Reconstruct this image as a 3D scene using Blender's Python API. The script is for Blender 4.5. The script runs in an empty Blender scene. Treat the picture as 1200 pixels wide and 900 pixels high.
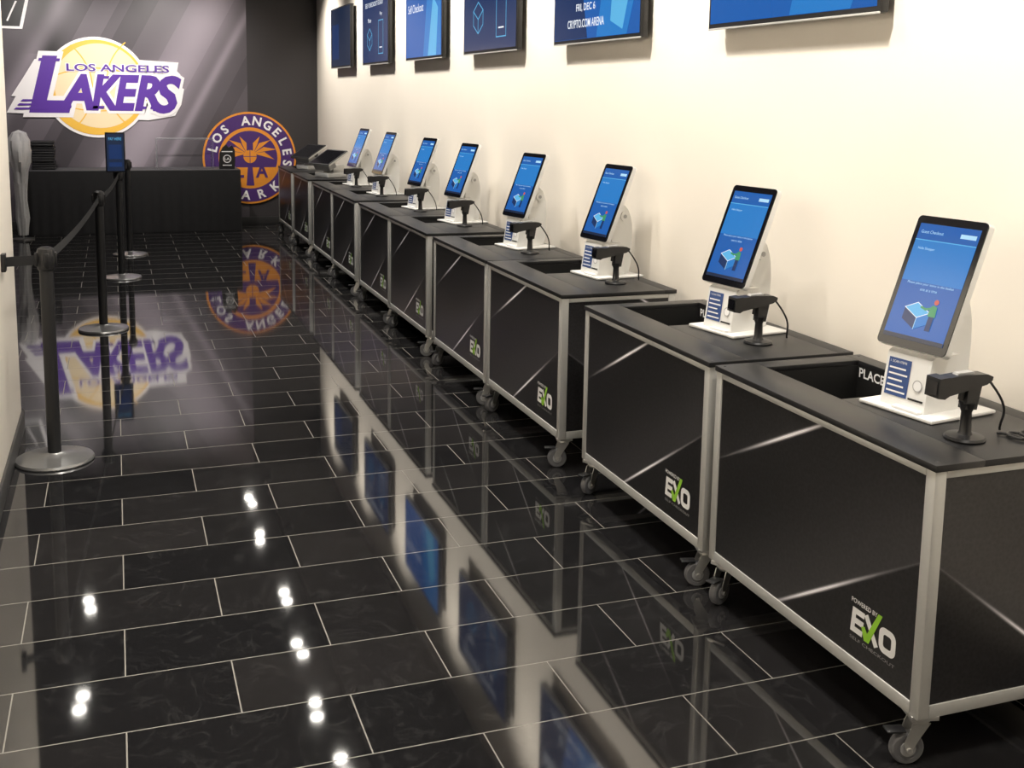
import bpy, bmesh, math, random
from mathutils import Matrix, Vector
random.seed(4)
S=bpy.context.scene
try:
    S.view_settings.view_transform='Standard'
    S.view_settings.look='None'
except Exception as e: print(e)
R=math.radians
# ---------------------------------------------------------------- materials
def nmat(name):
    m=bpy.data.materials.new(name); m.use_nodes=True
    nt=m.node_tree; b=nt.nodes['Principled BSDF']
    return m,nt,b
def pm(name,col,rough=.5,metal=0,spec=.5,emit=None,es=0,noise=0,nscale=40,bump=0,trans=0,alpha=1,coat=0):
    m,nt,b=nmat(name)
    b.inputs['Base Color'].default_value=(*col,1)
    b.inputs['Roughness'].default_value=rough
    b.inputs['Metallic'].default_value=metal
    b.inputs['Specular IOR Level'].default_value=spec
    b.inputs['Alpha'].default_value=alpha
    b.inputs['Transmission Weight'].default_value=trans
    b.inputs['Coat Weight'].default_value=coat
    if emit:
        b.inputs['Emission Color'].default_value=(*emit,1); b.inputs['Emission Strength'].default_value=es
    tc=nt.nodes.new('ShaderNodeTexCoord'); n=nt.nodes.new('ShaderNodeTexNoise')
    n.inputs['Scale'].default_value=nscale; n.inputs['Detail'].default_value=3
    nt.links.new(tc.outputs['Object'],n.inputs['Vector'])
    if noise and not emit:
        mx=nt.nodes.new('ShaderNodeMix'); mx.data_type='RGBA'
        mx.inputs[6].default_value=tuple(max(0,c*(1-noise)) for c in col)+(1,)
        mx.inputs[7].default_value=tuple(min(1,c*(1+noise)) for c in col)+(1,)
        nt.links.new(n.outputs['Fac'],mx.inputs[0]); nt.links.new(mx.outputs[2],b.inputs['Base Color'])
    if bump:
        bp=nt.nodes.new('ShaderNodeBump'); bp.inputs['Strength'].default_value=bump; bp.inputs['Distance'].default_value=.002
        nt.links.new(n.outputs['Fac'],bp.inputs['Height']); nt.links.new(bp.outputs[0],b.inputs['Normal'])
    return m
class NG:
    def __init__(s,nt): s.nt=nt
    def v(s,sock,x):
        if isinstance(x,(int,float)): sock.default_value=x
        else: s.nt.links.new(x,sock)
    def m(s,op,a,b=0,c=0):
        n=s.nt.nodes.new('ShaderNodeMath'); n.operation=op
        s.v(n.inputs[0],a); s.v(n.inputs[1],b); s.v(n.inputs[2],c); return n.outputs[0]
    def gauss(s,d,w):
        q=s.m('DIVIDE',d,w); q=s.m('MULTIPLY',q,q); q=s.m('MULTIPLY',q,-1); return s.m('EXPONENT',q)
    def xyz(s,kind='Object'):
        tc=s.nt.nodes.new('ShaderNodeTexCoord'); sp=s.nt.nodes.new('ShaderNodeSeparateXYZ')
        s.nt.links.new(tc.outputs[kind],sp.inputs[0]); return sp.outputs[0],sp.outputs[1],sp.outputs[2],tc.outputs[kind]

M={}
M['wall']=pm('cream_plaster',(.84,.785,.70),.6,noise=.02,nscale=3,bump=.05)
M['ceil']=pm('dark_ceiling',(.04,.04,.042),.9,noise=.1)
M['wallgray']=pm('charcoal_wall',(.038,.034,.036),.6,noise=.05)
M['base']=pm('dark_baseboard',(.03,.03,.03),.4)
M['alu']=pm('anodised_aluminium',(.56,.56,.54),.42,metal=.35,noise=.04,nscale=80)
M['chrome']=pm('zinc_plated_steel',(.66,.66,.64),.28,metal=.85)
M['wheel']=pm('caster_tread',(.13,.13,.135),.5)
M['hub']=pm('caster_hub',(.38,.38,.38),.4)
M['top']=pm('black_laminate_top',(.013,.013,.014),.40,noise=.2,nscale=200,bump=.05)
M['bin']=pm('black_bin_liner',(.005,.005,.005),.6)
M['white']=pm('white_plastic',(.78,.78,.76),.35)
M['whitep']=pm('white_print',(.85,.85,.85),.5)
M['green']=pm('green_print',(.30,.62,.04),.5)
M['black']=pm('black_plastic',(.012,.012,.013),.35)
M['blackm']=pm('black_powdercoat',(.014,.014,.015),.45,noise=.15)
M['glassblk']=pm('black_glass',(.006,.006,.008),.06,spec=.6)
M['steel']=pm('brushed_steel_base',(.33,.33,.33),.3,metal=.8,noise=.05)
M['label']=pm('blue_label',(.03,.07,.22),.5)
M['cloth']=pm('black_cloth',(.011,.011,.012),.85,noise=.3,nscale=15,bump=.3)
M['clothtop']=pm('dark_grey_cloth_top',(.06,.06,.065),.6,noise=.2)
M['acrylic']=pm('clear_acrylic',(.3,.32,.35),.1,spec=.15,alpha=.012)
M['acryedge']=pm('acrylic_edge',(.35,.36,.38),.2,alpha=.45)
M['plastic']=pm('plastic_wrap',(.92,.92,.92),.25,alpha=.55,noise=.1,bump=.6)
def em(name,col,s): return pm(name,(.01,.01,.012),.15,emit=col,es=s)
M['s_navy']=em('screen_navy',(.006,.028,.11),1.0)
M['s_blue']=em('screen_blue',(.009,.11,.42),1.0)
M['s_mid']=em('screen_midblue',(.018,.20,.57),1.0)
M['s_cyan']=em('screen_cyan',(.11,.46,.78),1.0)
M['s_pale']=em('screen_pale',(.45,.75,.95),1.0)
M['s_white']=em('screen_white',(.9,.95,1),1.0)
M['s_dark']=em('screen_dark',(.01,.02,.05),1.0)
M['s_green']=em('screen_green',(.05,.30,.12),1.0)
M['s_red']=em('screen_red',(.6,.10,.06),1.0)
M['lamp']=pm('lamp_lens',(1,1,1),.3,emit=(1,.95,.86),es=45)
M['lyel']=pm('logo_gold',(.88,.52,.07),.5,noise=.03)
M['lpur']=pm('logo_purple',(.10,.03,.33),.5,noise=.03)
M['lwhite']=pm('logo_white',(.92,.90,.90),.5)
M['lpink']=pm('logo_pale_gold',(.90,.74,.47),.5)
M['spur']=pm('sparks_purple',(.07,.025,.16),.5,noise=.05)
M['sora']=pm('sparks_orange',(.80,.30,.03),.5,noise=.05)

def floor_mat():
    m,nt,b=nmat('polished_black_tile'); g=NG(nt)
    x,y,z,o=g.xyz()
    mp=nt.nodes.new('ShaderNodeMapping'); nt.links.new(o,mp.inputs[0])
    mp.inputs['Location'].default_value=(12.2-.277,12.2-2.634,0)
    br=nt.nodes.new('ShaderNodeTexBrick'); nt.links.new(mp.outputs[0],br.inputs['Vector'])
    br.offset=.5; br.offset_frequency=2; br.squash=1; br.squash_frequency=2
    br.inputs['Scale'].default_value=1
    br.inputs['Brick Width'].default_value=.61; br.inputs['Row Height'].default_value=.305
    br.inputs['Mortar Size'].default_value=.0021; br.inputs['Mortar Smooth'].default_value=.1
    br.inputs['Color1'].default_value=(.009,.009,.010,1); br.inputs['Color2'].default_value=(.018,.017,.0175,1)
    br.inputs['Mortar'].default_value=(.19,.18,.155,1)
    # faint mineral veining in the stone
    nv=nt.nodes.new('ShaderNodeTexNoise'); nv.inputs['Scale'].default_value=7; nv.inputs['Detail'].default_value=8; nv.inputs['Distortion'].default_value=1.2; nt.links.new(o,nv.inputs['Vector'])
    vein=g.m('MULTIPLY',g.gauss(g.m('SUBTRACT',nv.outputs['Fac'],.5),.012),.012)
    mx=nt.nodes.new('ShaderNodeVectorMath'); mx.operation='ADD'; nt.links.new(br.outputs['Color'],mx.inputs[0]); nt.links.new(vein,mx.inputs[1])
    nt.links.new(mx.outputs[0],b.inputs['Base Color'])
    n2=nt.nodes.new('ShaderNodeTexNoise'); n2.inputs['Scale'].default_value=1.1; nt.links.new(o,n2.inputs['Vector'])
    r=g.m('MULTIPLY_ADD',br.outputs['Fac'],.5,g.m('MULTIPLY_ADD',n2.outputs['Fac'],.04,.024)); nt.links.new(r,b.inputs['Roughness'])
    b.inputs['IOR'].default_value=1.80
    n=nt.nodes.new('ShaderNodeTexNoise'); n.inputs['Scale'].default_value=1.6; nt.links.new(o,n.inputs['Vector'])
    bp=nt.nodes.new('ShaderNodeBump'); bp.inputs['Strength'].default_value=.05; bp.inputs['Distance'].default_value=.002
    h=g.m('MULTIPLY_ADD',br.outputs['Fac'],-.3,n.outputs['Fac'])
    nt.links.new(h,bp.inputs['Height']); nt.links.new(bp.outputs[0],b.inputs['Normal'])
    return m
M['floor']=floor_mat()

def panel_mat():
    m,nt,b=nmat('printed_carbon_panel'); g=NG(nt)
    x,y,z,o=g.xyz()
    yy=g.m('ADD',y,g.m('MULTIPLY',x,1.2))
    ck=nt.nodes.new('ShaderNodeTexVoronoi'); ck.inputs['Scale'].default_value=90; nt.links.new(o,ck.inputs['Vector'])
    fine=g.m('MULTIPLY',ck.outputs['Distance'],.018)
    def streak(y0,z0,sl,w,yc,yw,amp,sideamp,sw):
        l=g.m('MULTIPLY_ADD',yy,sl,z0-sl*y0)
        d=g.m('SUBTRACT',z,l)
        a=g.m('MULTIPLY',g.gauss(d,w),g.gauss(g.m('SUBTRACT',yy,yc),yw)); a=g.m('MULTIPLY',a,amp)
        f=g.m('MULTIPLY',g.gauss(d,w*.7),.05)
        above=g.m('GREATER_THAN',d,0.0)
        s=g.m('MULTIPLY',g.gauss(d,sw),above); s=g.m('MULTIPLY',s,sideamp)
        return g.m('ADD',g.m('ADD',a,f),s)
    s1=streak(.63,.72,-.50,.0055,.64,.17,1.3,.008,.10)
    s2=streak(.55,.243,-.62,.0055,.47,.17,1.2,.026,.22)
    t=g.m('ADD',g.m('ADD',s1,s2),g.m('ADD',fine,.007))
    cc=nt.nodes.new('ShaderNodeCombineColor')
    nt.links.new(t,cc.inputs[0]); nt.links.new(g.m('MULTIPLY',t,.97),cc.inputs[1]); nt.links.new(g.m('MULTIPLY',t,1.04),cc.inputs[2])
    nt.links.new(cc.outputs[0],b.inputs['Base Color']); b.inputs['Roughness'].default_value=.30
    return m
M['panel']=panel_mat()

def mural_mat():
    m,nt,b=nmat('team_mural_print'); g=NG(nt)
    x,y,z,o=g.xyz()
    n=nt.nodes.new('ShaderNodeTexNoise'); n.inputs['Scale'].default_value=1.0; nt.links.new(o,n.inputs['Vector'])
    d=g.m('ADD',g.m('MULTIPLY',x,1.0),g.m('MULTIPLY',z,-.55))
    def beam(c,w,a): return g.m('MULTIPLY',g.gauss(g.m('SUBTRACT',d,c),w),a)
    def band(lo,hi,a): return g.m('MULTIPLY',g.m('MULTIPLY',g.m('GREATER_THAN',d,lo),g.m('LESS_THAN',d,hi)),a)
    t=g.m('ADD',beam(-.30,.34,.20),beam(.15,.06,.16))
    t=g.m('ADD',t,beam(-2.1,.12,.14))
    t=g.m('ADD',t,band(-.62,-.10,.045)); t=g.m('ADD',t,band(-1.75,-1.45,.04)); t=g.m('SUBTRACT',t,band(-1.3,-1.0,.03)); t=g.m('SUBTRACT',t,band(.42,.62,.025))
    t=g.m('ADD',t,g.m('MULTIPLY_ADD',n.outputs['Fac'],.07,.055))
    bar=g.m('MULTIPLY',g.gauss(g.m('SUBTRACT',x,-.75),.16),g.m('GREATER_THAN',z,2.15))
    t=g.m('SUBTRACT',t,g.m('MULTIPLY',bar,.09))
    t=g.m('MAXIMUM',t,.012)
    cc=nt.nodes.new('ShaderNodeCombineColor')
    nt.links.new(t,cc.inputs[0]); nt.links.new(g.m('MULTIPLY',t,.88),cc.inputs[1]); nt.links.new(g.m('MULTIPLY',t,1.01),cc.inputs[2])
    nt.links.new(cc.outputs[0],b.inputs['Base Color']); b.inputs['Roughness'].default_value=.45
    return m
M['mural']=mural_mat()

# ---------------------------------------------------------------- mesh builder
def frame(o,xd,yd):
    xd=Vector(xd).normalized(); yd=Vector(yd).normalized(); zd=xd.cross(yd)
    m=Matrix.Identity(4)
    for i in range(3):
        m[i][0]=xd[i]; m[i][1]=yd[i]; m[i][2]=zd[i]; m[i][3]=o[i]
    return m
FX=lambda o: frame(o,(0,-1,0),(0,0,1))   # faces -X
FY=lambda o: frame(o,(1,0,0),(0,0,1))    # faces -Y
_tc={}
def text_mesh(s,offset,shear,extr):
    k=(s,offset,shear,extr)
    if k in _tc: return _tc[k]
    c=bpy.data.curves.new('t','FONT'); c.body=s; c.offset=offset; c.shear=shear; c.extrude=extr; c.size=1; c.resolution_u=3
    ob=bpy.data.objects.new('t',c); S.collection.objects.link(ob)
    dg=bpy.context.evaluated_depsgraph_get(); dg.update()
    me=bpy.data.meshes.new_from_object(ob.evaluated_get(dg))
    vs=[v.co.copy() for v in me.vertices]; fs=[tuple(p.vertices) for p in me.polygons]
    bpy.data.objects.remove(ob); bpy.data.curves.remove(c); bpy.data.meshes.remove(me)
    _tc[k]=(vs,fs); return vs,fs
class MB:
    def __init__(s): s.v=[];s.f=[];s.m=[];s.ms=[];s.T=Matrix.Identity(4)
    def mi(s,mat):
        mm=M[mat]
        if mm not in s.ms: s.ms.append(mm)
        return s.ms.index(mm)
    def add(s,vs,fs,mat,T=None):
        T=s.T@(T or Matrix.Identity(4)); o=len(s.v); i=s.mi(mat)
        s.v+= [T@Vector(v) for v in vs]
        for f in fs: s.f.append(tuple(o+k for k in f)); s.m.append(i)
    def box(s,a,b,mat,bev=0,T=None,seg=2):
        bm=bmesh.new(); bmesh.ops.create_cube(bm,size=1)
        for v in bm.verts: v.co=Vector([(a[i]+b[i])/2+v.co[i]*(b[i]-a[i]) for i in range(3)])
        if bev: bmesh.ops.bevel(bm,geom=list(bm.edges),offset=bev,segments=seg,affect='EDGES',profile=.5)
        bm.verts.index_update()
        s.add([v.co.copy() for v in bm.verts],[[v.index for v in f.verts] for f in bm.faces],mat,T); bm.free()
    def prism(s,pts,z0,z1,mat,T=None,cap=True):
        n=len(pts)
        vs=[(p[0],p[1],z0) for p in pts]+[(p[0],p[1],z1) for p in pts]
        fs=[(i,(i+1)%n,n+(i+1)%n,n+i) for i in range(n)]
        if cap: fs+=[tuple(range(n-1,-1,-1)),tuple(range(n,2*n))]
        s.add(vs,fs,mat,T)
    def rev(s,prof,mat,T=None,seg=28):
        vs=[];fs=[];n=len(prof)
        for k in range(seg):
            a=2*math.pi*k/seg
            for r,z in prof: vs.append((r*math.cos(a),r*math.sin(a),z))
        for k in range(seg):
            k2=(k+1)%seg
            for i in range(n-1): fs.append((k*n+i,k2*n+i,k2*n+i+1,k*n+i+1))
        s.add(vs,fs,mat,T)
    def cyl(s,p0,p1,r,mat,r1=None,seg=20):
        p0=Vector(p0);p1=Vector(p1);d=p1-p0; q=d.to_track_quat('Z','Y').to_matrix().to_4x4()
        r1=r if r1 is None else r1
        s.rev([(0,0),(r,0),(r1,d.length),(0,d.length)],mat,Matrix.Translation(p0)@q,seg)
    def tube(s,pts,r,mat,seg=8):
        pts=[Vector(p) for p in pts]; vs=[];fs=[]
        for i,p in enumerate(pts):
            d=(pts[min(i+1,len(pts)-1)]-pts[max(i-1,0)]).normalized()
            up=Vector((0,0,1)) if abs(d.z)<.9 else Vector((1,0,0))
            a=d.cross(up).normalized(); b=d.cross(a)
            for k in range(seg):
                t=2*math.pi*k/seg; vs.append(p+a*r*math.cos(t)+b*r*math.sin(t))
        for i in range(len(pts)-1):
            for k in range(seg):
                k2=(k+1)%seg; fs.append((i*seg+k,i*seg+k2,(i+1)*seg+k2,(i+1)*seg+k))
        fs.append(tuple(range(seg))); fs.append(tuple((len(pts)-1)*seg+k for k in range(seg)))
        s.add(vs,fs,mat)
    def poly(s,pts,mat,T,z=0): s.add([(p[0],p[1],z) for p in pts],[tuple(range(len(pts)))],mat,T)
    def rect(s,x0,y0,x1,y1,mat,T,z=0): s.poly([(x0,y0),(x1,y0),(x1,y1),(x0,y1)],mat,T,z)
    def disc(s,cx,cy,r,mat,T,z=0,ry=None,seg=40):
        ry=ry or r; s.poly([(cx+r*math.cos(2*math.pi*k/seg),cy+ry*math.sin(2*math.pi*k/seg)) for k in range(seg)],mat,T,z)
    def ring(s,cx,cy,r0,r1,mat,T,z=0,a0=0,a1=360,seg=48):
        vs=[];fs=[]
        for k in range(seg+1):
            a=R(a0+(a1-a0)*k/seg); c,n=math.cos(a),math.sin(a)
            vs+=[(cx+r0*c,cy+r0*n,z),(cx+r1*c,cy+r1*n,z)]
        for k in range(seg): fs.append((2*k,2*k+1,2*k+3,2*k+2))
        s.add(vs,fs,mat,T)
    def stroke(s,pts,w,mat,T,z=0):
        for i,(a,b) in enumerate(zip(pts[:-1],pts[1:])):
            a=Vector((*a,0));b=Vector((*b,0));d=(b-a).normalized()*w/2;n=Vector((-d.y,d.x,0))
            q=[a-d+n,a-d-n,b+d-n,b+d+n]
            s.add([(p.x,p.y,z+.00004*i) for p in q],[(0,1,2,3)],mat,T)
    def text(s,t,x,y,w,h,mat,T,z=0,off=0,shear=0,extr=0,c=False):
        v0,_=text_mesh(t,0,shear,0)
        xs=[p.x for p in v0]; ys=[p.y for p in v0]; x0,x1,y0,y1=min(xs),max(xs),min(ys),max(ys)
        sy=h/(y1-y0); sx=(w/(x1-x0)) if w else sy
        if c: x=x-(x1-x0)*sx/2
        vs,fs=text_mesh(t,off,shear,extr)
        s.add([(x+(p.x-x0)*sx,y+(p.y-y0)*sy,z+p.z*sy) for p in vs],fs,mat,T)
    def mesh(s,name):
        me=bpy.data.meshes.new(name); me.from_pydata([tuple(v) for v in s.v],[],s.f)
        for m in s.ms: me.materials.append(m)
        me.polygons.foreach_set('material_index',s.m)
        me.polygons.foreach_set('use_smooth',[True]*len(s.f)); me.update()
        try: me.set_sharp_from_angle(angle=R(32))
        except Exception as e: print(e)
        return me
def put(name,me,loc=(0,0,0),rz=0):
    o=bpy.data.objects.new(name,me); o.location=loc; o.rotation_euler=(0,0,rz); S.collection.objects.link(o); return o
def rr(x0,y0,x1,y1,r,n=5):
    p=[]
    for cx,cy,a in ((x1-r,y0+r,-90),(x1-r,y1-r,0),(x0+r,y1-r,90),(x0+r,y0+r,180)):
        for k in range(n+1):
            t=R(a+90*k/n); p.append((cx+r*math.cos(t),cy+r*math.sin(t)))
    return p

# ---------------------------------------------------------------- room
WX=2.54; BY=14.8; LX=-.50; LE=5.95; CZ=3.3; Y0=-3.0; FLX=-2.8; DK=1.63
def single(name,a,b,mat,bev=0):
    k=MB(); k.box(a,b,mat,bev); return put(name,k.mesh(name))
single('floor',(FLX-.2,Y0-.2,-.1),(WX+.2,BY+.2,0),'floor')
single('ceiling',(FLX-.2,Y0-.2,CZ),(WX+.2,BY+.2,CZ+.1),'ceil')
single('wall_right',(WX,Y0-.2,0),(WX+.2,BY+.2,CZ),'wall')
single('wall_left',(LX-.25,Y0,0),(LX,LE,CZ),'wall',.006)
single('wall_far_left',(FLX-.2,Y0,0),(FLX,BY,CZ),'wallgray')
single('wall_front',(FLX,Y0-.2,0),(WX,Y0,CZ),'wall')
k=MB(); k.box((FLX,BY,0),(DK,BY+.2,CZ),'mural'); k.box((DK,BY-.001,0),(WX,BY+.2,CZ),'wallgray'); put('wall_back',k.mesh('wall_back'))
k=MB(); k.box((LX,Y0,0),(LX+.012,LE+.012,.10),'base',.002); k.box((LX-.25,LE,0),(LX+.012,LE+.012,.10),'base',.002); put('baseboard_left',k.mesh('baseboard_left'))
single('baseboard_right',(WX-.012,Y0,0),(WX,BY,.10),'base',.002)
single('baseboard_back',(FLX,BY-.012,0),(WX-.012,BY,.10),'base',.002)

# ---------------------------------------------------------------- checkout counters
H=.829; L=1.07; D=.58
def caster(k,x,y,ang):
    k.T=Matrix.Translation((x,y,0))@Matrix.Rotation(R(ang),4,'Z')@Matrix.Diagonal((1.12,1.08,1.31,1))
    k.box((-.033,-.033,.103),(.033,.033,.1125),'chrome',.001)
    k.rev([(0,.103),(.024,.103),(.026,.095),(.020,.088),(0,.088)],'chrome',seg=20)
    for s in (-1,1):
        pr=[(-.02,.092),(.022,.092),(.04,.05),(.036,.032),(.022,.032),(.004,.06)]
        k.prism([(p[0],p[1]) for p in pr],-.0015,.0015,'chrome',frame((0,s*.019,0),(1,0,0),(0,0,1)))
    T=frame((.027,0,.0340),(1,0,0),(0,0,1))@Matrix.Diagonal((1.17,1,1,1))
    k.rev([(.0,-.011),(.022,-.011),(.022,-.013),(.0305,-.013),(.034,-.008),(.034,.008),(.0305,.013),(.022,.013),(.022,.011),(0,.011)],'wheel',T,28)
    k.rev([(0,-.0135),(.016,-.0135),(.016,.0135),(0,.0135)],'hub',T,16)
    k.rev([(0,-.024),(.006,-.024),(.006,.024),(0,.024)],'chrome',T,10)
    k.box((.035,-.016,.070),(.080,.016,.074),'black',.001)
    k.T=Matrix.Identity(4)
def counter():
    k=MB(); P=.036; zb=.145; zt=H-.018
    for x in (0,D-P):
        for y in (0,L-P): k.box((x,y,zb),(x+P,y+P,zt),'alu',.004)
    for z0,z1 in ((zb,zb+P),(zt-.020,zt-.0005)):
        for x in (.001,D-P): k.box((x,P,z0),(x+P-.001,L-P,z1),'alu',.002)
        for y in (.001,L-P): k.box((P,y,z0),(D-P,y+P-.001,z1),'alu',.002)
    k.box((.005,P,zb+P),(.011,L-P,zt-.020),'panel'); k.box((D-.011,P,zb+P),(D-.005,L-P,zt-.020),'panel')
    k.box((P,.005,zb+P),(D-P,.011,zt-.020),'panel'); k.box((P,L-.011,zb+P),(D-P,L-.005,zt-.020),'panel')
    k.box((P,P,zb+.01),(D-P,L-P,zb+.02),'bin')
    ox0,ox1,oy0,oy1=.150,.52,.59,1.00; a=-.004; X1=D+.004; Y1=L+.004; z0,z1=zt,H
    k.box((a,a,z0),(ox0,Y1,z1),'top',.0015); k.box((ox1,a,z0),(X1,Y1,z1),'top',.0015)
    k.box((ox0,a,z0),(ox1,oy0,z1),'top',.0015); k.box((ox0,oy1,z0),(ox1,Y1,z1),'top',.0015)
    t=.004; zb2=H-.24
    k.box((ox0-t,oy0-t,zb2),(ox0,oy1+t,z0),'bin'); k.box((ox1,oy0-t,zb2),(ox1+t,oy1+t,z0),'bin')
    k.box((ox0,oy0-t,zb2),(ox1,oy0,z0),'bin'); k.box((ox0,oy1,zb2),(ox1,oy1+t,z0),'bin')
    k.box((ox0-t,oy0-t,zb2-t),(ox1+t,oy1+t,zb2),'bin')
    k.text('PLACE ITEMS',0,0,.27,.032,'whitep',FX((ox1-.001,oy1-.012,H-.056)),off=.02)
    for x in (.02,D-.02):
        for y in (.02,L-.02): k.rev([(0,H+.001),(.004,H+.001),(.005,H)],'black',Matrix.Translation((x,y,0)),10)
    T=FX((.0042,.295,.255))
    k.text('POWERED BY',.0,.085,.11,.013,'whitep',T,off=.01)
    for yy in (0,.0275,.055): k.poly([(.014+yy*.1,yy),(.052+yy*.1,yy),(.054+yy*.1,yy+.017),(.014+yy*.1,yy+.017)],'whitep',T,.0001)
    k.poly([(0,0),(.017,0),(.024,.072),(.007,.072)],'whitep',T)
    k.stroke([(.070,.064),(.108,.008)],.018,'whitep',T,.0001)
    k.poly([(.060,-.004),(.082,-.004),(.132,.098),(.115,.098)],'green',T,.0006)
    k.poly([(.048,.03),(.062,.036),(.082,.010),(.074,-.004),(.062,-.004)],'green',T,.0008)
    o=rr(.122,0,.190,.072,.022); i=rr(.140,.018,.172,.054,.008); n=len(o)
    k.add([(p[0],p[1],.0003) for p in o]+[(p[0],p[1],.0003) for p in i],[(q,(q+1)%n,n+(q+1)%n,n+q) for q in range(n)],'whitep',T)
    k.text('SELF CHECKOUT',.0,-.022,.19,.009,'hub',T)
    caster(k,.042,.042,165); caster(k,.042,L-.045,205); caster(k,D-.045,.045,100); caster(k,D-.045,L-.045,30)
    return k.mesh('checkout_counter')
CM=counter()
FXT=1.886
starts=[2.11,3.225,4.56,5.655,6.88,7.965,9.20,10.285,11.60,12.80]
for s in starts: put('checkout_counter',CM,(FXT,s,0))

# ---------------------------------------------------------------- kiosk
def kiosk():
    k=MB()
    k.box((-.135,-.135,0),(.135,.135,.011),'white',.004)
    def side(pts,y0,y1,mat): k.prism(pts,-y1,-y0,mat,frame((0,0,0),(1,0,0),(0,0,1)))
    side([(-.105,.011),(.05,.011),(.055,.15),(.03,.175),(-.06,.175),(-.082,.165)],-.08,.08,'white')
    p0=Vector((-.105,0,.011)); p1=Vector((-.082,0,.165)); up=(p1-p0).normalized()
    T=frame(p0+Vector((-.0015,0,0)),(0,-1,0),up)
    k.rect(-.07,.03,.012,.14,'label',T)
    for i in range(5): k.rect(-.064,.040+.017*i,.004-.008*(i%3),.045+.017*i,'whitep',T,.0005)
    k.rect(.018,.03,.072,.036,'black',T,.0003)
    k.text('1. SCAN ITEMS',-.064,.126,.06,.007,'whitep',T,.0005)
    k.box((-.125,-.075,.011),(-.104,.02,.02),'whitep',.002)
    k.disc(.045,.075,.014,'whitep',T,.001); k.ring(.045,.075,.014,.017,'hub',T,.0012)
    arm=[(.0,.011),(.105,.011),(.118,.06),(.122,.2),(.118,.26),(.108,.30),(.092,.335),(.07,.355),(.05,.36),(.03,.352),(.018,.335),(.0,.25)]
    side(arm,-.042,.042,'white')
    k.cyl((.07,-.05,.30),(.07,.05,.30),.024,'white')
    k.rev([(0,0),(.010,0),(.010,.002),(0,.002)],'hub',frame((.07,-.05,.30),(1,0,0),(0,0,1)),16)
    up=Vector((.148,0,.37)).normalized(); T=frame(Vector((-.090,0,.184)),(0,-1,0),up)
    w=.124;h=.402
    k.prism(rr(-w,0,w,h,.014),-.026,-.004,'white',T)
    k.prism(rr(-w+.001,.001,w-.001,h-.001,.014),-.004,0,'glassblk',T)
    x0,x1,y0,y1=-.107,.107,.026,.377
    z=.0006
    k.rect(x0,y0,x1,y1,'s_blue',T,z); z+=.0005
    k.rect(x0,.20,x1,.325,'s_mid',T,z)
    k.rect(x0,.325,x1,.328,'s_cyan',T,z+.0003)
    k.text('Guest Checkout',x0+.012,.347,.080,.010,'s_pale',T,z+.0005); k.rect(.045,.345,.099,.358,'s_pale',T,z+.0005)
    k.text('Hello Shopper',x0+.02,.295,.06,.010,'s_pale',T,z+.0005)
    k.text('Please place your items in the basket',0,.190,.165,.009,'s_pale',T,z+.0005,c=True)
    k.text('one at a time',0,.175,.06,.008,'s_pale',T,z+.0005,c=True)
    k.poly([(-.060,.085),(-.01,.06),(-.01,.095),(-.060,.12)],'s_navy',T,z+.0006)
    k.poly([(-.01,.06),(.030,.080),(.030,.115),(-.01,.095)],'s_mid',T,z+.0007)
    k.poly([(-.060,.12),(-.01,.095),(.030,.115),(-.02,.14)],'s_cyan',T,z+.0008)
    k.stroke([(-.060,.12),(-.01,.095),(.030,.115),(-.02,.14),(-.060,.12)],.002,'s_white',T,z+.0010)
    k.stroke([(-.01,.06),(-.01,.095)],.002,'s_pale',T,z+.0009)
    k.rect(.030,.062,.048,.108,'s_navy',T,z+.0012)
    k.poly([(.025,.105),(.052,.105),(.049,.135),(.036,.140),(.027,.133)],'s_green',T,z+.0014)
    k.stroke([(.036,.130),(.012,.124),(-.003,.128)],.007,'s_green',T,z+.0016)
    k.disc(.042,.149,.008,'s_red',T,z+.0015)
    k.rect(x0,y0,x1,y0+.012,'s_dark',T,z+.0006)
    return k.mesh('self_checkout_kiosk')
KM=kiosk()
def scanner():
    k=MB()
    k.rev([(0,0),(.053,0),(.054,.004),(.050,.010),(.020,.015),(.016,.022),(.014,.075),(.018,.085),(.022,.10),(0,.10)],'black',seg=28)
    def side(pts,hw,mat,y=0): k.prism(pts,y-hw,y+hw,mat,frame((0,0,0),(1,0,0),(0,0,1)))
    side([(-.016,.085),(.020,.082),(.034,.155),(-.012,.150)],.015,'blackm')
    side([(-.108,.130),(-.090,.126),(-.02,.138),(.045,.150),(.062,.160),(.064,.170),(.045,.178),(-.03,.181),(-.095,.176),(-.108,.168)],.020,'black')
    side([(-.122,.126),(-.100,.122),(-.084,.130),(-.076,.172),(-.088,.180),(-.118,.178)],.026,'blackm')
    side([(-.05,.178),(.01,.180),(.005,.186),(-.045,.185)],.010,'hub')
    k.rect(-.020,-.018,.020,.018,'glassblk',frame((-.1228,0,.152),(0,-1,0),(.04,0,.6)))
    side([(-.028,.11),(-.020,.108),(-.014,.138),(-.024,.138)],.006,'blackm')
    pts=[(.06,0,.162)]
    for i in range(1,13):
        t=i/12; pts.append((.06+.08*math.sin(t*1.6),-.02*math.sin(t*5),.160*(1-t)**1.3+.005))
    k.tube(pts,.0035,'black')
    return k.mesh('barcode_scanner')
SM=scanner()
KP=[(2.22,2.545),(2.265,3.675),(2.325,5.04),(2.29,6.14),(2.31,7.48),(2.29,8.47),(2.29,9.79),(2.27,10.83)]
SP_=[(2.11,2.265),(2.21,3.44),(2.26,4.79),(2.22,5.87),(2.25,7.23),(2.20,8.23),(2.20,9.55),(2.19,10.60)]
for (kx,ky),(sx,sy) in zip(KP,SP_):
    put('self_checkout_kiosk',KM,(kx,ky,H+.0012),R(10+random.uniform(-2,2)))
    put('barcode_scanner',SM,(sx,sy,H+.0012),R(random.uniform(0,10)))
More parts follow.
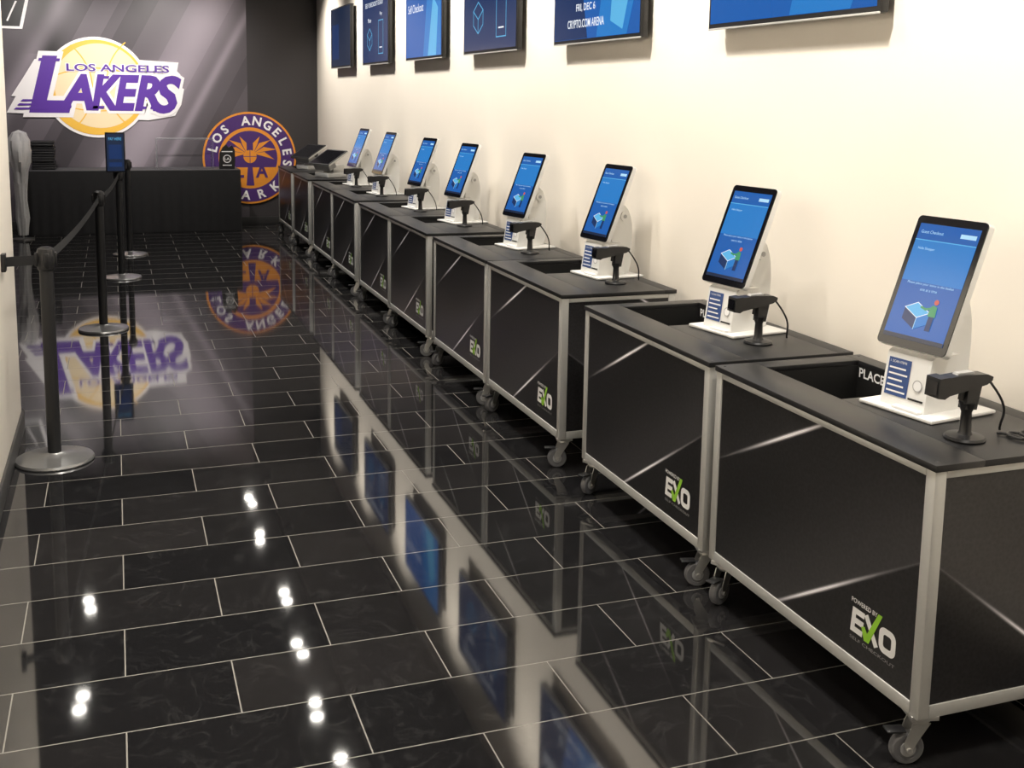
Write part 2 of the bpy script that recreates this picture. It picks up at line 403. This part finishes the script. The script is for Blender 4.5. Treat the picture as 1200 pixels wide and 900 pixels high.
k=MB(); pts=[]
for i in range(60):
    t=i/59; pts.append((2.22+.16*t+.018*math.sin(t*26),2.23+.035*math.cos(t*26)-.02*t,H+.006+.004*math.sin(t*13)**2))
k.tube(pts,.004,'black'); put('coiled_cable',k.mesh('coiled_cable'))

def pos():
    k=MB()
    k.box((-.13,-.12,0),(.12,.12,.05),'white',.008)
    k.box((-.04,-.10,.05),(.11,.10,.13),'chrome',.01)
    T=frame((-.17,-.0,.14),(0,-1,0),Vector((.30,0,.17)))
    k.prism(rr(-.19,0,.19,.30,.012),-.02,-.003,'chrome',T); k.prism(rr(-.188,.002,.188,.298,.012),-.003,.002,'black',T)
    k.rect(-.17,.02,.17,.28,'glassblk',T,.003)
    k.prism(rr(-.14,0.02,.14,.12,.01),-.09,-.02,'hub',T)
    return k.mesh('point_of_sale_terminal')
PM=pos()
put('point_of_sale_terminal',PM,(2.19,11.95,H+.0012),R(25)); put('point_of_sale_terminal',PM,(2.19,13.25,H+.0012),R(25))

# ---------------------------------------------------------------- TVs
def tv(i,y0):
    k=MB(); W=1.16; hh=.69; z0=2.022; xf=2.465
    k.box((xf+.004,y0,z0),(xf+.04,y0+W,z0+hh),'black',.006)
    k.box((xf,y0,z0),(xf+.006,y0+W,z0+hh),'blackm',.002)
    k.box((xf-.001,y0,z0-.004),(xf+.004,y0+W,z0+.004),'alu',.001)
    k.box((xf+.04,y0+.3,z0+.15),(WX,y0+W-.3,z0+.5),'black',.003)
    T=FX((xf-.0008,y0+W,z0)); b=.014
    bg={0:'s_blue',1:'s_blue',2:'s_navy',3:'s_blue',4:'s_navy',5:'s_dark'}[i]
    k.rect(b,.022,W-b,hh-b,bg,T)
    z=.001
    if i in(0,1):
        k.poly([(.02,.024),(.50,.024),(.30,hh-b),(.02,hh-b)],'s_navy' if i else 's_blue',T,z)
        k.poly([(.62,.024),(1.0,.024),(1.1,.25),(1.1,.67),(.80,.67)],'s_mid',T,z)
        if i: k.poly([(.80,.10),(.95,.05),(1.05,.30),(.92,.5),(.82,.3)],'s_cyan',T,z*2)
        dy=0 if i else .05
        k.text('FRI, DEC 6',.34,.17+dy,.26,.045,'s_white',T,z*3,off=.01); k.text('CRYPTO.COM ARENA',.22,.085+dy,.50,.045,'s_white',T,z*3,off=.01)
        k.text('BASKETBALL NIGHT',.10,.42,.6,.09,'s_white',T,z*3,off=.02)
    elif i in(2,4):
        for cx in (.35,.85):
            k.stroke([(cx-.11,.20),(cx-.11,.30),(cx,.36),(cx+.11,.30),(cx+.11,.20),(cx,.14),(cx-.11,.20)] if cx<.5 else
                     [(cx-.10,.10),(cx+.10,.10),(cx+.10,.42),(cx-.10,.42),(cx-.10,.10)],.007,'s_cyan',T,z)
        k.stroke([(.24,.30),(.35,.24),(.46,.30)],.007,'s_cyan',T,z*1.5); k.stroke([(.35,.24),(.35,.14)],.007,'s_cyan',T,z*1.7)
        k.stroke([(.80,.16),(.90,.16)],.010,'s_white',T,z)
        k.text('Place',.28,.42,.14,.04,'s_white',T,z); k.text('Pay',.81,.46,.09,.04,'s_white',T,z)
        k.text('SELF CHECKOUT IS EASY',.15,.57,.8,.045,'s_white',T,z)
    elif i==3:
        k.poly([(.6,.024),(1.13,.024),(1.13,.67),(.75,.67)],'s_mid',T,z)
        k.poly([(.75,.024),(1.0,.024),(1.05,.4),(.9,.5)],'s_cyan',T,z*2)
        k.text('Self Checkout',.1,.4,.5,.07,'s_white',T,z*3)
    else:
        k.rect(.1,.1,.5,.5,'s_navy',T,z)
    put('wall_television',k.mesh('wall_television'))
for i,y in enumerate((3.19,5.02,6.83,8.58,10.42,12.22)): tv(i,y)

# ---------------------------------------------------------------- stanchions
def stanchion():
    k=MB()
    k.rev([(0,0),(.172,0),(.175,.006),(.170,.016),(.10,.028),(.045,.036),(.036,.042),(0,.042)],'steel',seg=48)
    k.cyl((0,0,.04),(0,0,.93),.030,'blackm',seg=28)
    k.rev([(.030,.90),(.036,.905),(.038,.915),(.038,.985),(.034,1.0),(.02,1.008),(0,1.01)],'black',seg=28)
    for a in range(4):
        k.T=Matrix.Rotation(R(90*a),4,'Z'); k.box((.03,-.012,.92),(.047,.012,.982),'black',.003); k.T=Matrix.Identity(4)
    return k.mesh('stanchion_post')
ST=stanchion()
SP=[(-.32,5.39),(-.13,8.37),(.01,10.71),(.10,12.25)]
for p in SP: put('stanchion_post',ST,(p[0],p[1],0),R(5))
def belt(a,b,sag):
    k=MB(); n=20; vs=[];fs=[]
    a=Vector((*a,.95)); b=Vector((*b,.95)); d=(b-a).normalized(); a+=d*.048; b-=d*.048
    for i in range(n+1):
        t=i/n; p=a.lerp(b,t); p.z-=sag*4*t*(1-t)
        vs+=[(p.x-.001*d.y,p.y+.001*d.x,p.z-.022),(p.x-.001*d.y,p.y+.001*d.x,p.z+.022),(p.x+.001*d.y,p.y-.001*d.x,p.z+.022),(p.x+.001*d.y,p.y-.001*d.x,p.z-.022)]
    for i in range(n):
        for j in range(4): fs.append((4*i+j,4*i+(j+1)%4,4*i+4+(j+1)%4,4*i+4+j))
    fs+=[(0,1,2,3),(4*n+3,4*n+2,4*n+1,4*n)]
    k.add(vs,fs,'cloth'); put('retractable_belt',k.mesh('retractable_belt'))
belt(SP[0],SP[1],.03); belt(SP[1],SP[2],.03); belt(SP[2],SP[3],.02)
belt((LX-.035,5.33),SP[0],.0)
single('belt_wall_receiver',(LX,5.30,.91),(LX+.02,5.36,.99),'black',.003)
k=MB(); x,y=SP[2]; x-=.02; y-=.062
k.box((x-.085,y-.012,.985),(x+.085,y,1.345),'black',.004)
T=FY((x-.085,y-.0135,.985)); k.rect(.012,.012,.158,.348,'s_dark',T); k.text('PAY HERE',.03,.29,.11,.025,'s_cyan',T,.001); k.rect(.03,.05,.14,.09,'s_navy',T,.001); k.rect(.03,.12,.14,.25,'s_navy',T,.001)
k.box((x-.005,y,1.02),(x+.035,y+.05,1.03),'black')
put('queue_sign',k.mesh('queue_sign'))

# ---------------------------------------------------------------- back table with drape
k=MB(); bx0,bx1,by0,by1,bz=-1.06,1.45,14.13,14.72,.77
k.box((bx0,by0,bz-.02),(bx1,by1,bz),'clothtop',.006)
n=260; vs=[];fs=[]
per=[]
for i in range(n+1): per.append((bx0+(bx1-bx0)*i/n,by0))
m2=50
for i in range(1,m2+1): per.append((bx1,by0+(by1-by0)*i/m2))
pl=[(bx0,by1-(by1-by0)*i/m2) for i in range(m2)]
per=pl+per
for j in range(9):
    z=(bz-.012)*(1-j/8)+.004
    for i,(px,py) in enumerate(per):
        w=.006*(j/8)*(math.sin(i*.21)+.6*math.sin(i*.53+1))
        if py<=by0+1e-6: vs.append((px,py-.006-w*.8-.01*j/8,z))
        elif px>1: vs.append((px+.006+abs(w)*.6,py,z))
        else: vs.append((px-.006-abs(w)*.6,py,z))
N=len(per)
for j in range(8):
    for i in range(N-1): fs.append((j*N+i,j*N+i+1,(j+1)*N+i+1,(j+1)*N+i))
k.add(vs,fs,'cloth'); put('draped_table',k.mesh('draped_table'))
k=MB()
for i in range(11):
    dx=random.uniform(-.008,.008); k.box((-.96+dx,14.25+dx,bz+.031*i),(-.70+dx,14.55+dx,bz+.031*(i+1)-.001),'cloth' if i%3 else 'black',.012)
put('folded_shirt_stack',k.mesh('folded_shirt_stack'))
k=MB(); a=(.47,14.30,bz); b=(1.14,14.60,bz+.37); t=.006
k.box((a[0],a[1],a[2]),(b[0],a[1]+t,b[2]),'acrylic'); k.box((a[0],b[1]-t,a[2]),(b[0],b[1],b[2]),'acrylic')
k.box((a[0],a[1]+t,a[2]),(a[0]+t,b[1]-t,b[2]),'acrylic'); k.box((b[0]-t,a[1]+t,a[2]),(b[0],b[1]-t,b[2]),'acrylic')
k.box((a[0],a[1],b[2]),(b[0],b[1],b[2]+t),'acrylic')
for yy in (a[1],b[1]):
    k.tube([(a[0],yy,b[2]),(b[0],yy,b[2])],.004,'acryedge')
    for xx in (a[0],b[0]): k.tube([(xx,yy,bz),(xx,yy,b[2])],.004,'acryedge')
put('acrylic_display_case',k.mesh('acrylic_display_case'))
k=MB(); T=FY((1.30,14.24,bz))
pts=[(-.10,0),(.09,0),(.10,.10),(.095,.24),(.06,.30),(.02,.27),(-.01,.31),(-.05,.27),(-.09,.20)]
k.prism(pts,-.0,.05,'black',T)
k.ring(0,.13,.04,.05,'whitep',T,.0506); k.text('LA',-.03,.115,.06,.03,'whitep',T,.0508,off=.02)
k.stroke([(-.06,.22),(.06,.22)],.012,'whitep',T,.0506); k.stroke([(-.05,.05),(.05,.05)],.01,'whitep',T,.0506)
put('printed_foam_glove',k.mesh('printed_foam_glove'))
k=MB(); cx,cy=-1.045,13.80
k.rev([(0,0),(.12,0),(.12,.012),(.02,.02),(.012,.03),(.012,1.15),(0,1.15)],'steel',Matrix.Translation((cx,cy,0)),24)
k.rev([(0,.82),(.06,.84),(.09,.92),(.10,1.02),(.08,1.10),(.05,1.17),(0,1.19)],'lwhite',Matrix.Translation((cx,cy,0)),16)
prof=[(.05,.05),(.07,.25),(.06,.45),(.07,.65),(.08,.78),(.115,.9),(.125,1.02),(.115,1.14),(.07,1.23),(0,1.26)]
vs=[];fs=[];seg=36
for kk in range(seg):
    a=2*math.pi*kk/seg
    for j,(r,z) in enumerate(prof):
        r2=r*(1+.10*math.sin(a*5+j*1.7)+.06*math.sin(a*11+j)); vs.append((cx+r2*math.cos(a),cy+r2*math.sin(a),z))
n=len(prof)
for kk in range(seg):
    for i in range(n-1): fs.append((kk*n+i,((kk+1)%seg)*n+i,((kk+1)%seg)*n+i+1,kk*n+i+1))
k.add(vs,fs,'plastic'); put('plastic_wrapped_display_stand',k.mesh('plastic_wrapped_display_stand'))

# ---------------------------------------------------------------- logos
def lakers():
    k=MB(); cx,cz=-.20,1.755; T=FY((cx,BY-.014,cz))
    pr=lambda r:[(r*math.cos(2*math.pi*i/64),r*math.sin(2*math.pi*i/64)) for i in range(64)]
    k.prism(pr(.62),-.012,0,'lwhite',T)
    back=[(-1.04,-.32),(-.93,-.12),(-.98,-.12),(-.84,.10),(-.70,.33),(-.25,.36),(.30,.36),(.98,.33),(.96,.22),(1.0,.18),(.94,.05),(1.04,.0),(1.0,-.20),(.92,-.34),(.60,-.40),(-.55,-.34)]
    k.prism(back,-.012,.002,'lwhite',T)
    k.disc(0,0,.585,'lyel',T,.004,seg=64); k.disc(.03,.02,.52,'lpink',T,.0045,seg=56)
    k.ring(-.72,0,.66,.675,'lyel',T,.0055,-50,50); k.ring(.78,.05,.66,.675,'lyel',T,.0057,130,230)
    k.ring(0,-.95,1.18,1.195,'lyel',T,.0059,62,118); k.ring(0,1.0,1.28,1.295,'lyel',T,.0061,242,298)
    LT=(('L',-.74,-.28,.40,.62),('A',-.42,-.26,.36,.40),('K',-.05,-.26,.30,.40),('E',.22,-.26,.26,.40),('R',.46,-.26,.27,.40),('S',.68,-.29,.30,.43))
    for i,(t,x,y,w,h) in enumerate(LT):
        k.text(t,x,y,w,h,'lwhite',T,.0075+.0003*i,off=.10,shear=.25)
    for i,(t,x,y,w,h) in enumerate(LT):
        k.text(t,x,y,w,h,'lpur',T,.011+.0003*i,off=.040,shear=.25)
    for (x,y,w) in ((-.79,-.28,.20),(-.66,.31,.24),(-.45,-.26,.14),(-.13,-.26,.13),(-.06,-.26,.13),(.02,.11,.12),(.44,-.26,.13),(.62,-.26,.12)):
        k.poly([(x,y),(x+w,y),(x+w+.01,y+.035),(x+.01,y+.035)],'lpur',T,.0135)
    for i in range(3): k.poly([(-.96+.04*i,-.28+.05*i),(-.70,-.28+.05*i),(-.69,-.255+.05*i),(-.93+.04*i,-.255+.05*i)],'lpur',T,.014)
    k.text('LOS ANGELES',-.34,.20,1.20,.085,'lwhite',T,.0145,off=.08)
    k.text('LOS ANGELES',-.34,.20,1.20,.085,'lpur',T,.016,off=.02)
    put('basketball_team_wall_logo',k.mesh('basketball_team_wall_logo'))
lakers()
def sparks():
    k=MB(); cx,cz=1.645,.875; T=FY((cx,BY-.022,cz)); Rr=.60
    k.prism([(Rr*math.cos(2*math.pi*i/64),Rr*math.sin(2*math.pi*i/64)) for i in range(64)],-.015,0,'sora',T)
    k.ring(0,0,.40,.575,'spur',T,.002); k.ring(0,0,.375,.40,'sora',T,.002)
    k.disc(0,0,.385,'sora',T,.003); k.disc(0,-.0,.355,'spur',T,.004)
    k.poly([(.355*math.cos(R(a)),.355*math.sin(R(a))) for a in range(200,341,5)],'sora',T,.005)
    k.disc(0,.02,.085,'sora',T,.007); k.stroke([(-.08,.02),(.08,.02)],.008,'spur',T,.008); k.stroke([(0,-.06),(0,.10)],.008,'spur',T,.0085)
    for s in (-1,1):
        for j,(a0,ln) in enumerate(((18,.30),(48,.31),(76,.29),(-12,.26))):
            a=R(a0)
            ex,ey=.06+ln*math.cos(a),.06+ln*math.sin(a)*.9
            nx,ny=-math.sin(a)*.045,math.cos(a)*.045
            p=[(.04,.06),(.04+(ex-.04)*.5+nx,.06+(ey-.06)*.5+ny),(ex,ey-.03),(.04+(ex-.04)*.5-nx*.3,.06+(ey-.06)*.5-ny*.3)]
            p=[(s*u,v) for u,v in p]
            if s<0: p=p[::-1]
            k.poly(p,'sora',T,.006+.0001*j)
    k.poly([(-.025,-.05),(.025,-.05),(.05,-.36),(-.05,-.36)],'spur',T,.0065)
    k.text('L',-.21,-.25,.12,.17,'spur',T,.009,off=.03); k.text('A',.08,-.25,.14,.17,'spur',T,.009,off=.03)
    def arc(t,r,a0,a1,flip,h):
        n=len(t)
        for i,c in enumerate(t):
            if c==' ': continue
            a=R(a0+(a1-a0)*i/(n-1))
            rot=(a-math.pi/2) if not flip else (a+math.pi/2)
            TT=T@Matrix.Translation((r*math.cos(a),r*math.sin(a),.005))@Matrix.Rotation(rot,4,'Z')
            k.text(c,-0.0,-h/2,None,h,'lwhite',TT,0,off=.03,c=True)
    arc('LOS ANGELES',.487,165,-8,False,.110)
    arc('SPARKS',.487,215,335,True,.110)
    put('round_team_wall_logo',k.mesh('round_team_wall_logo'))
sparks()
k=MB(); T=FY((-1.18,BY-.014,2.56)); k.prism([(-.25,-.12),(.16,-.12),(.26,.30),(-.12,.30)],-.012,0,'lwhite',T); k.poly([(-.20,-.09),(.13,-.09),(.215,.27),(-.10,.27)],'blackm',T,.001)
k.stroke([(.0,-.02),(.10,.2)],.02,'lwhite',T,.002); put('outlined_wall_emblem',k.mesh('outlined_wall_emblem'))

# ---------------------------------------------------------------- lights
def spot(name,loc,tgt,e,ang,blend=.6,rad=.05,col=(1,.90,.76)):
    l=bpy.data.lights.new(name,'SPOT'); l.energy=e; l.spot_size=R(ang); l.spot_blend=blend; l.shadow_soft_size=rad; l.color=col
    o=bpy.data.objects.new(name,l); o.location=loc; o.rotation_euler=(Vector(tgt)-Vector(loc)).to_track_quat('-Z','Y').to_euler(); S.collection.objects.link(o)
def can():
    k=MB()
    k.box((-.085,-.21,-.004),(.085,.21,0),'ceil',.001)
    for s in (-1,1):
        T=Matrix.Translation((0,s*.11,-.004))
        k.rev([(.050,-.004),(.064,-.004),(.066,0),(.052,.0)],'lwhite',T,28)
        k.rev([(0,-.002),(.050,-.002)],'lamp',T,28)
    return k.mesh('recessed_downlight')
DM=can()
for x,ys in ((1.42,(1.4,2.6,3.9,5.2,6.6,7.6,8.45,9.5,10.6,12.2,13.4)),(-.40,(9.15,11.0))):
    for i,y in enumerate(ys):
        put('recessed_downlight',DM,(x+.03*((i*7)%3-1),y,CZ),R(((i*5)%3-1)*6))
        spot('downlight_lamp',(x,y,CZ-.03),(x,y,0),60,110,.8,.04,(1,.94,.86))
def track():
    k=MB(); 
    k.cyl((0,0,0),(0,0,-.10),.008,'black'); k.cyl((-.05,0,-.13),(.04,0,-.19),.04,'black',seg=24); return k.mesh('track_spotlight')
TM=track()
single('lighting_track',(1.655,-2,CZ-.03),(1.685,14,CZ),'black',.003)
for y in (-.6,1.2,2.85,4.68,6.50,8.28,10.08,11.90,13.7):
    put('track_spotlight',TM,(1.67,y,CZ-.03))
    spot('wall_wash_lamp',(1.74,y,CZ-.24),(WX,y,1.95),145,112,.95,.06,(1,.93,.83))
single('lighting_track',(.385,-2,CZ-.03),(.415,7,CZ),'black',.003)  # added track, out of view, for the left wall's extra lamps
for y in (1.0,2.8,4.4,5.6):
    put('track_spotlight',TM,(.40,y,CZ-.03),math.pi)
    spot('wall_wash_lamp',(.33,y,CZ-.24),(LX,y,1.2),170,125,.9,.06,(1,.93,.82))  # lamp and its spotlight added only to brighten the left wall
for x in (-.8,.6): 
    spot('mural_lamp',(x,12.8,CZ-.1),(x+.1,BY,1.7),220,80,.9,.05,(1,.93,.88))
w=bpy.data.worlds.new('World'); S.world=w; w.use_nodes=True
w.node_tree.nodes['Background'].inputs[0].default_value=(.9,.93,1,1); w.node_tree.nodes['Background'].inputs[1].default_value=.3

# ---------------------------------------------------------------- camera
c=bpy.data.cameras.new('camera'); c.sensor_width=36; c.sensor_fit='HORIZONTAL'; c.lens=1289.5/1200*36; c.clip_start=.05
c.shift_y=-145.7/1200; c.shift_x=-2.2/1200
o=bpy.data.objects.new('camera',c); S.collection.objects.link(o); S.camera=o
t,y,r=R(8.377),R(19.888),R(.929)
F=Vector((math.sin(y)*math.cos(t),math.cos(y)*math.cos(t),-math.sin(t))); R1=Vector((math.cos(y),-math.sin(y),0)); U1=R1.cross(F)
R2=R1*math.cos(r)+U1*math.sin(r); U2=-R1*math.sin(r)+U1*math.cos(r)
mw=Matrix.Identity(4)
for i in range(3): mw[i][0]=R2[i]; mw[i][1]=U2[i]; mw[i][2]=-F[i]
mw[2][3]=1.714
o.matrix_world=mw
